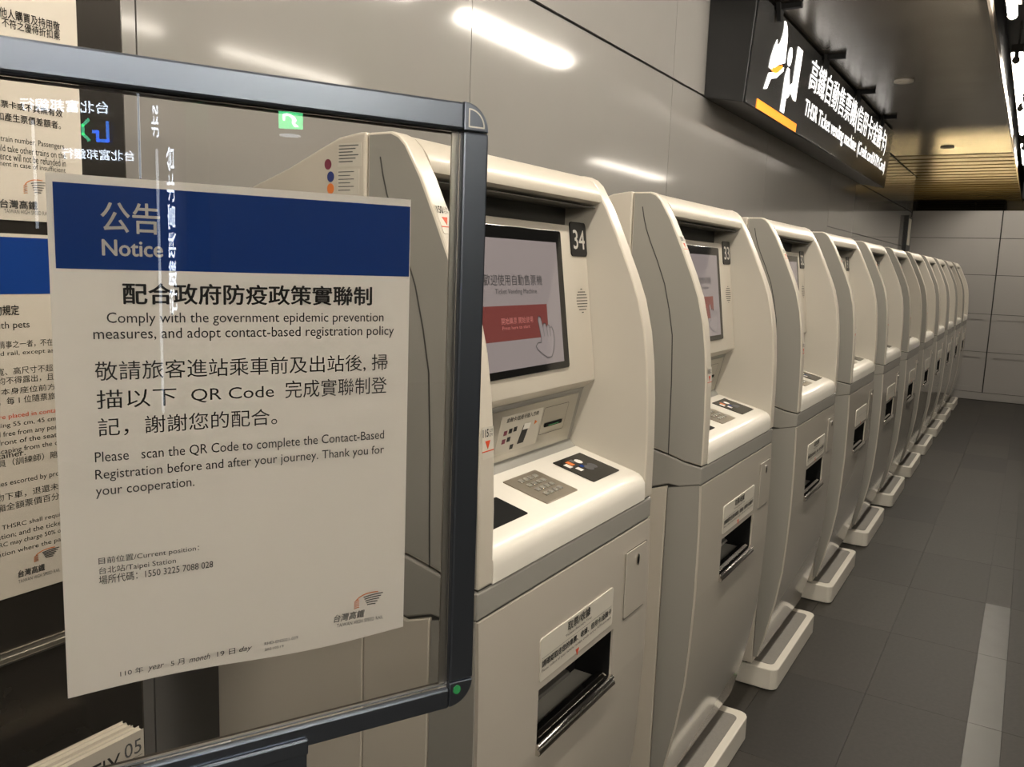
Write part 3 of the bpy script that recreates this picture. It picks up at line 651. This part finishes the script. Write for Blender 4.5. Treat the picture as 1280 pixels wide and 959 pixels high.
pt('measures, and adopt contact-based registration policy', .0283, .2917, .2815, .3030)
pt('敬請旅客進站乘車前及出站後, 掃', .0284, .2608, .2755, .2768)
pt('描以下', .0289, .2386, .0885, .2538)
pt('QR Code', .1000, .2395, .1690, .2515)
pt('完成實聯制登', .1790, .2392, .2750, .2552)
pt('記，謝謝您的配合。', .0293, .2160, .1717, .2312)
pt('Please   scan the QR Code to complete the Contact-Based', .0262, .1930, .2730, .2040)
pt('Registration before and after your journey. Thank you for', .0260, .1790, .2732, .1895)
pt('your cooperation.', .0259, .1655, .1012, .1755)
TITLE = 1
pt('目前位置/Current position：', .0261, .1095, .1040, .1160)
pt('台北站/Taipei Station', .0260, .1010, .0850, .1078)
pt('場所代碼：1550 3225 7088 028', .0258, .0930, .1153, .1005)
pt('110 年', .0392, .0098, .0570, .0152)
pt('year', .0605, .0088, .0735, .0140, shear=0.3)
pt('5 月', .0790, .0098, .0900, .0152)
pt('month', .0940, .0098, .1115, .0150, shear=0.3)
pt('19 日', .1175, .0098, .1330, .0152)
pt('day', .1365, .0088, .1480, .0150, shear=0.3)
pt('RHD-EN2021-039', .1592, .0118, .1900, .0146, 'print_gray'); pt('20210519', .1592, .0064, .1766, .0088, 'print_gray')
swoosh(PO, .2433, .0295, .0310, .0155, po, .0006)
pt('台灣高鐵', .2244, .0203, .2554, .0280, 'print_gray', 0.01, 0.2); pt('TAIWAN HIGH SPEED RAIL', .2275, .0150, .2745, .0185, 'print_gray', 0.0)

# ------------------------------------------------------------------ information kiosk left, with two more notices and magazines
KX, KY = -0.985, 0.658
ks = empty('display_kiosk', (KX-.15, 0.1, 0), 'dark brushed metal display kiosk carrying notices at the left', 'kiosk')
box('back_board', 'kiosk_metal', ks, KX-.06, KX, -.60, KY, 1.128, 2.25, 0.003)
box('lower_body', 'kiosk_metal', ks, KX-.16, KX+.004, -.60, KY, 0.12, 1.120, 0.004)
box('ledge_trim', 'kiosk_trim', ks, KX-.06, KX+.0095, -.60, KY-.002, 1.1205, 1.1275, 0.001)
box('plinth', 'black', ks, KX-.15, KX-.01, -.58, KY-.02, 0, 0.12)
rk = MB(); rk.box(KX+.004, KX+.105, -.40, .62, .72, .724); rk.box(KX+.101, KX+.105, -.40, .62, .724, .86); rk.box(KX+.004, KX+.105, .617, .62, .724, .86); rk.box(KX+.004, KX+.105, -.40, -.397, .724, .86)
rk.build('magazine_rack', 'kiosk_metal', ks)
PB = Plane((KX, 0, 0), (0, 1, 0), (0, 0, 1))
def sheet(name, label, y0, y1, z0, z1):
    e = empty(name, (KX, (y0+y1)/2, z0), label, 'poster')
    pad('paper_sheet', PB, rect(y0, y1, z0, z1), 0.0006, 0.0014, 'paper_back', e); return e
from math import sin, cos, sqrt
def px2kiosk(x_, y_):
    v_ = fw+(x_-640)/1043.36*r2-(y_-479.5)/1043.36*u2; t_ = (KX+.0014)/v_.x
    return (v_.y*t_, CZ+v_.z*t_)
def kt(e, s_, xl, xr, yb, yt, mt='print_black', bold=0, ybr=None):
    """line of print; its right end was measured at (xr, yb..yt) of the photograph, xl is its left end"""
    (ya, za) = px2kiosk(xr, yb); (yb2, zb) = px2kiosk(xr, yt); (yl, _) = px2kiosk(xl, yb)
    text('printed_text', s_, PB, yl, za, ya-yl, zb-za, mt, e, bold, 0.0019)
sa = sheet('wall_notice', 'upper white notice on the kiosk board, rising above the stand', .302, .598, 1.634, 2.055)
for (s_, xl, xr, yb, yt, bo) in (('他人購買及持用敬', 0, 75, 40, 28, .01), ('不符之優待折扣乘', 3, 75, 51, 40, .01), ('difference in fare for taken', -40, 78, 108, 101, 0), ('如乘車票卡或不具無有效', -30, 78, 147, 138, .01),
                                 ('如產生票價差額者。', -4, 76, 162, 152, .01), ('train number. Passengers', 1, 80, 189, 180, 0), ('should take other trains on the', -14, 82, 199, 191, 0), ('difference will not be refunded in', -16, 82, 209, 200, 0), ('payment in case of insufficient', -14, 82, 218, 210, 0)):
    kt(sa, s_, xl, xr, yb, yt, bold=bo)
ya, za = px2kiosk(28, 243); yb_, zb = px2kiosk(58, 225); swoosh(PB, ya, za, yb_-ya, zb-za, sa, .0019)
kt(sa, '台灣高鐵', 0, 47, 263, 252, 'print_gray', .02); kt(sa, 'TAIWAN HIGH SPEED RAIL', 5, 62, 270, 265, 'print_gray')
sb = sheet('wall_notice', 'lower notice with blue header on the kiosk board behind the stand', .302, .598, 1.196, 1.619)
b = MB(); b.fprism([PB.p(a_, c_, .0014) for a_, c_ in rect(.306, .5545, 1.551, 1.615)], PB.n*.0003); b.build('blue_header', 'poster_blue', sb, smooth=False)
for (s_, xl, xr, yb, yt, mt, bo) in (('隨車攜帶寵物規定', -66, 24, 394, 381, 'print_black', .015), ('Travelling with pets', -72, 37, 412, 401, 'print_black', 0), ('攜帶動物有下列情事之一者，不在', -70, 66, 432, 423, 'print_black', 0),
        ('on high speed rail, except as', -60, 67, 442, 435, 'print_black', 0), ('容器長、寬、高尺寸不超', -50, 66, 464, 455, 'print_black', 0), ('包裝妥當肢均不得露出，且', -60, 67, 475, 466, 'print_black', 0), ('並應放於本身座位前方', -50, 69, 487, 479, 'print_black', 0),
        ('完整包裝者。每 1 位隨票旅', -60, 69, 499, 490, 'print_black', 0), ('dogs are placed in conta', -30, 70, 517, 510, 'print_red', 0), ('not exceeding 55 cm, 45 cm', -50, 70, 527, 520, 'print_black', 0), ('are covered free from any pos', -50, 71, 538, 530, 'print_black', 0),
        ('placed in front of the seat', -50, 71, 548, 540, 'print_black', 0), ('the pets escaping from the c', -50, 72, 558, 550, 'print_black', 0), ('pet container.', -50, 32, 571, 562, 'print_black', 0), ('飼主人員（訓練師）陪', -40, 72, 572, 563, 'print_black', 0),
        ('guide puppies escorted by pro', -50, 74, 596, 588, 'print_black', 0), ('攜帶寵物下車，退還未', -45, 73, 612, 603, 'print_black', 0), ('乘車廂全額票價百分', -30, 74, 624, 615, 'print_black', 0),
        ('conditions, THSRC shall requi', -50, 75, 647, 640, 'print_black', 0), ('nearest station; and the ticke', -50, 76, 657, 650, 'print_black', 0), ('THSRC may charge 50% o', -20, 76, 667, 660, 'print_black', 0), ('the station where the pa', -30, 76, 678, 671, 'print_black', 0)):
    kt(sb, s_, xl, xr, yb, yt, mt, bo)
ya, za = px2kiosk(41, 704); yb_, zb = px2kiosk(74, 681); swoosh(PB, ya, za, yb_-ya, zb-za, sb, .0019)
kt(sb, '台灣高鐵', 22, 56, 713, 704, 'print_gray', .02); kt(sb, 'TAIWAN HIGH SPEED RAIL', 22, 75, 714, 710, 'print_gray')
# magazines standing in the rack
mags = [('front magazine of the pile, white cover with large black title', 0), ('second magazine of the pile, behind the front cover', 1), ('third magazine of the pile, cream page edges', 2), ('rearmost magazine of the pile, against the kiosk', 3)]
for lb_, k in mags:
    x1_ = -.899-k*.0105; x0_ = x1_-.0098; zt = 1.004+(.002, .0, .0015, -.001)[k]; y1_ = .600-(0, .0015, .004, .002)[k]; z0_ = .725
    e = empty('magazine', ((x0_+x1_)/2, y1_-.105, z0_), lb_, 'magazine', 'magazines in the rack')
    box('cover', 'mag_cover', e, x1_-.0005, x1_, y1_-.21, y1_, z0_, zt); box('back_cover', 'mag_cover', e, x0_, x0_+.0005, y1_-.21, y1_, z0_, zt)
    box('page_block', 'mag_pages', e, x0_+.0006, x1_-.0006, y1_-.209, y1_-.001, z0_, zt-.0015)
    if k == 0:
        Pm = Plane((x1_, 0, 0), (0, 1, 0), (0, 0, 1))
        text('printed_text', 'NTIX', Pm, y1_-.092, zt-.042, .060, .026, 'print_black', e, 0.0, .0004)
        text('printed_text', '05', Pm, y1_-.027, zt-.029, .023, .019, 'print_gray', e, 0, .0004)
        stroke('cover_rule', Pm, [(y1_-.027, zt-.033), (y1_-.003, zt-.033)], .0007, 'print_gray', e, .0004)

# ------------------------------------------------------------------ hall objects seen only as reflections in the clear pane
RX = 5.0
PR2 = Plane((RX, 0, 0), (0, -1, 0), (0, 0, 1))
bk = empty('bank_booth', (RX+.3, -1.9, 0), 'dark bank booth with lit white writing, seen mirrored in the pane', 'booth')
box('booth_body', 'sign_case', bk, RX+.03, RX+.6, -2.7, -1.3, 0, 2.75, .01)
text('lit_writing', '台北富邦銀行', PR2, 1.82, 2.545, .60, .085, 'cyan_lit', bk, 0.012, 0)
text('lit_writing', '台北富邦銀行', PR2, 1.65, 2.225, .50, .075, 'cyan_lit', bk, 0.012, 0)
stroke('lit_emblem', PR2, [(1.83, 2.49), (1.83, 2.36), (1.90, 2.36), (1.90, 2.42), (1.93, 2.42)], .022, 'lit_blue', bk, 0)
stroke('lit_emblem', PR2, [(1.96, 2.36), (2.00, 2.40), (2.0, 2.46), (1.96, 2.50)], .022, 'lit_green', bk, 0)
for (yy, z0, z1) in ((-2.35, 1.73, 2.48), (-1.62, 2.11, 2.70), (-1.50, .40, 2.32)):
    box('light_strip', 'cyan_lit', bk, RX+.01, RX+.03, yy-.006, yy+.006, z0, z1)
P90 = Plane((RX, 0, 0), (0, 0, -1), (0, -1, 0))
P90.n = Vector((-1, 0, 0))
text('lit_writing', '台北富邦銀行', P90, -2.34, 1.375, 1.2, .055, 'cyan_lit', bk, 0.012, 0)
text('lit_writing', 'S北', P90, -2.62, 1.475, .22, .05, 'cyan_lit', bk, 0.012, 0)
ex = empty('exit_sign', (7.0, -.94, 2.8), 'green running person exit sign hanging in the hall, mirrored in the pane', 'exit sign')
box('housing', 'exit_green', ex, 7.0, 7.04, -1.05, -.83, 2.79, 2.945, .003)
PE = Plane((7.0, 0, 0), (0, -1, 0), (0, 0, 1))
pad('running_figure', PE, [(.90, 2.80), (.93, 2.84), (.92, 2.87), (.95, 2.90), (.985, 2.90), (.99, 2.86), (1.01, 2.86), (1.01, 2.92), (.96, 2.93), (.90, 2.90), (.88, 2.86), (.90, 2.84), (.86, 2.81)][::-1], .0005, .004, 'exit_white', ex)
for (xx, yy) in ((8.79, -1.29), (8.4, -4.21)):
    d_ = empty('downlight', (xx, yy, ZC), 'round recessed downlight in the hall ceiling', 'light', 'round downlights in the hall')
    b = MB(); b.tube((xx, yy, ZC-.01), (xx, yy, ZC-.001), .12, 24); b.build('lens', 'cyan_lit', d_)
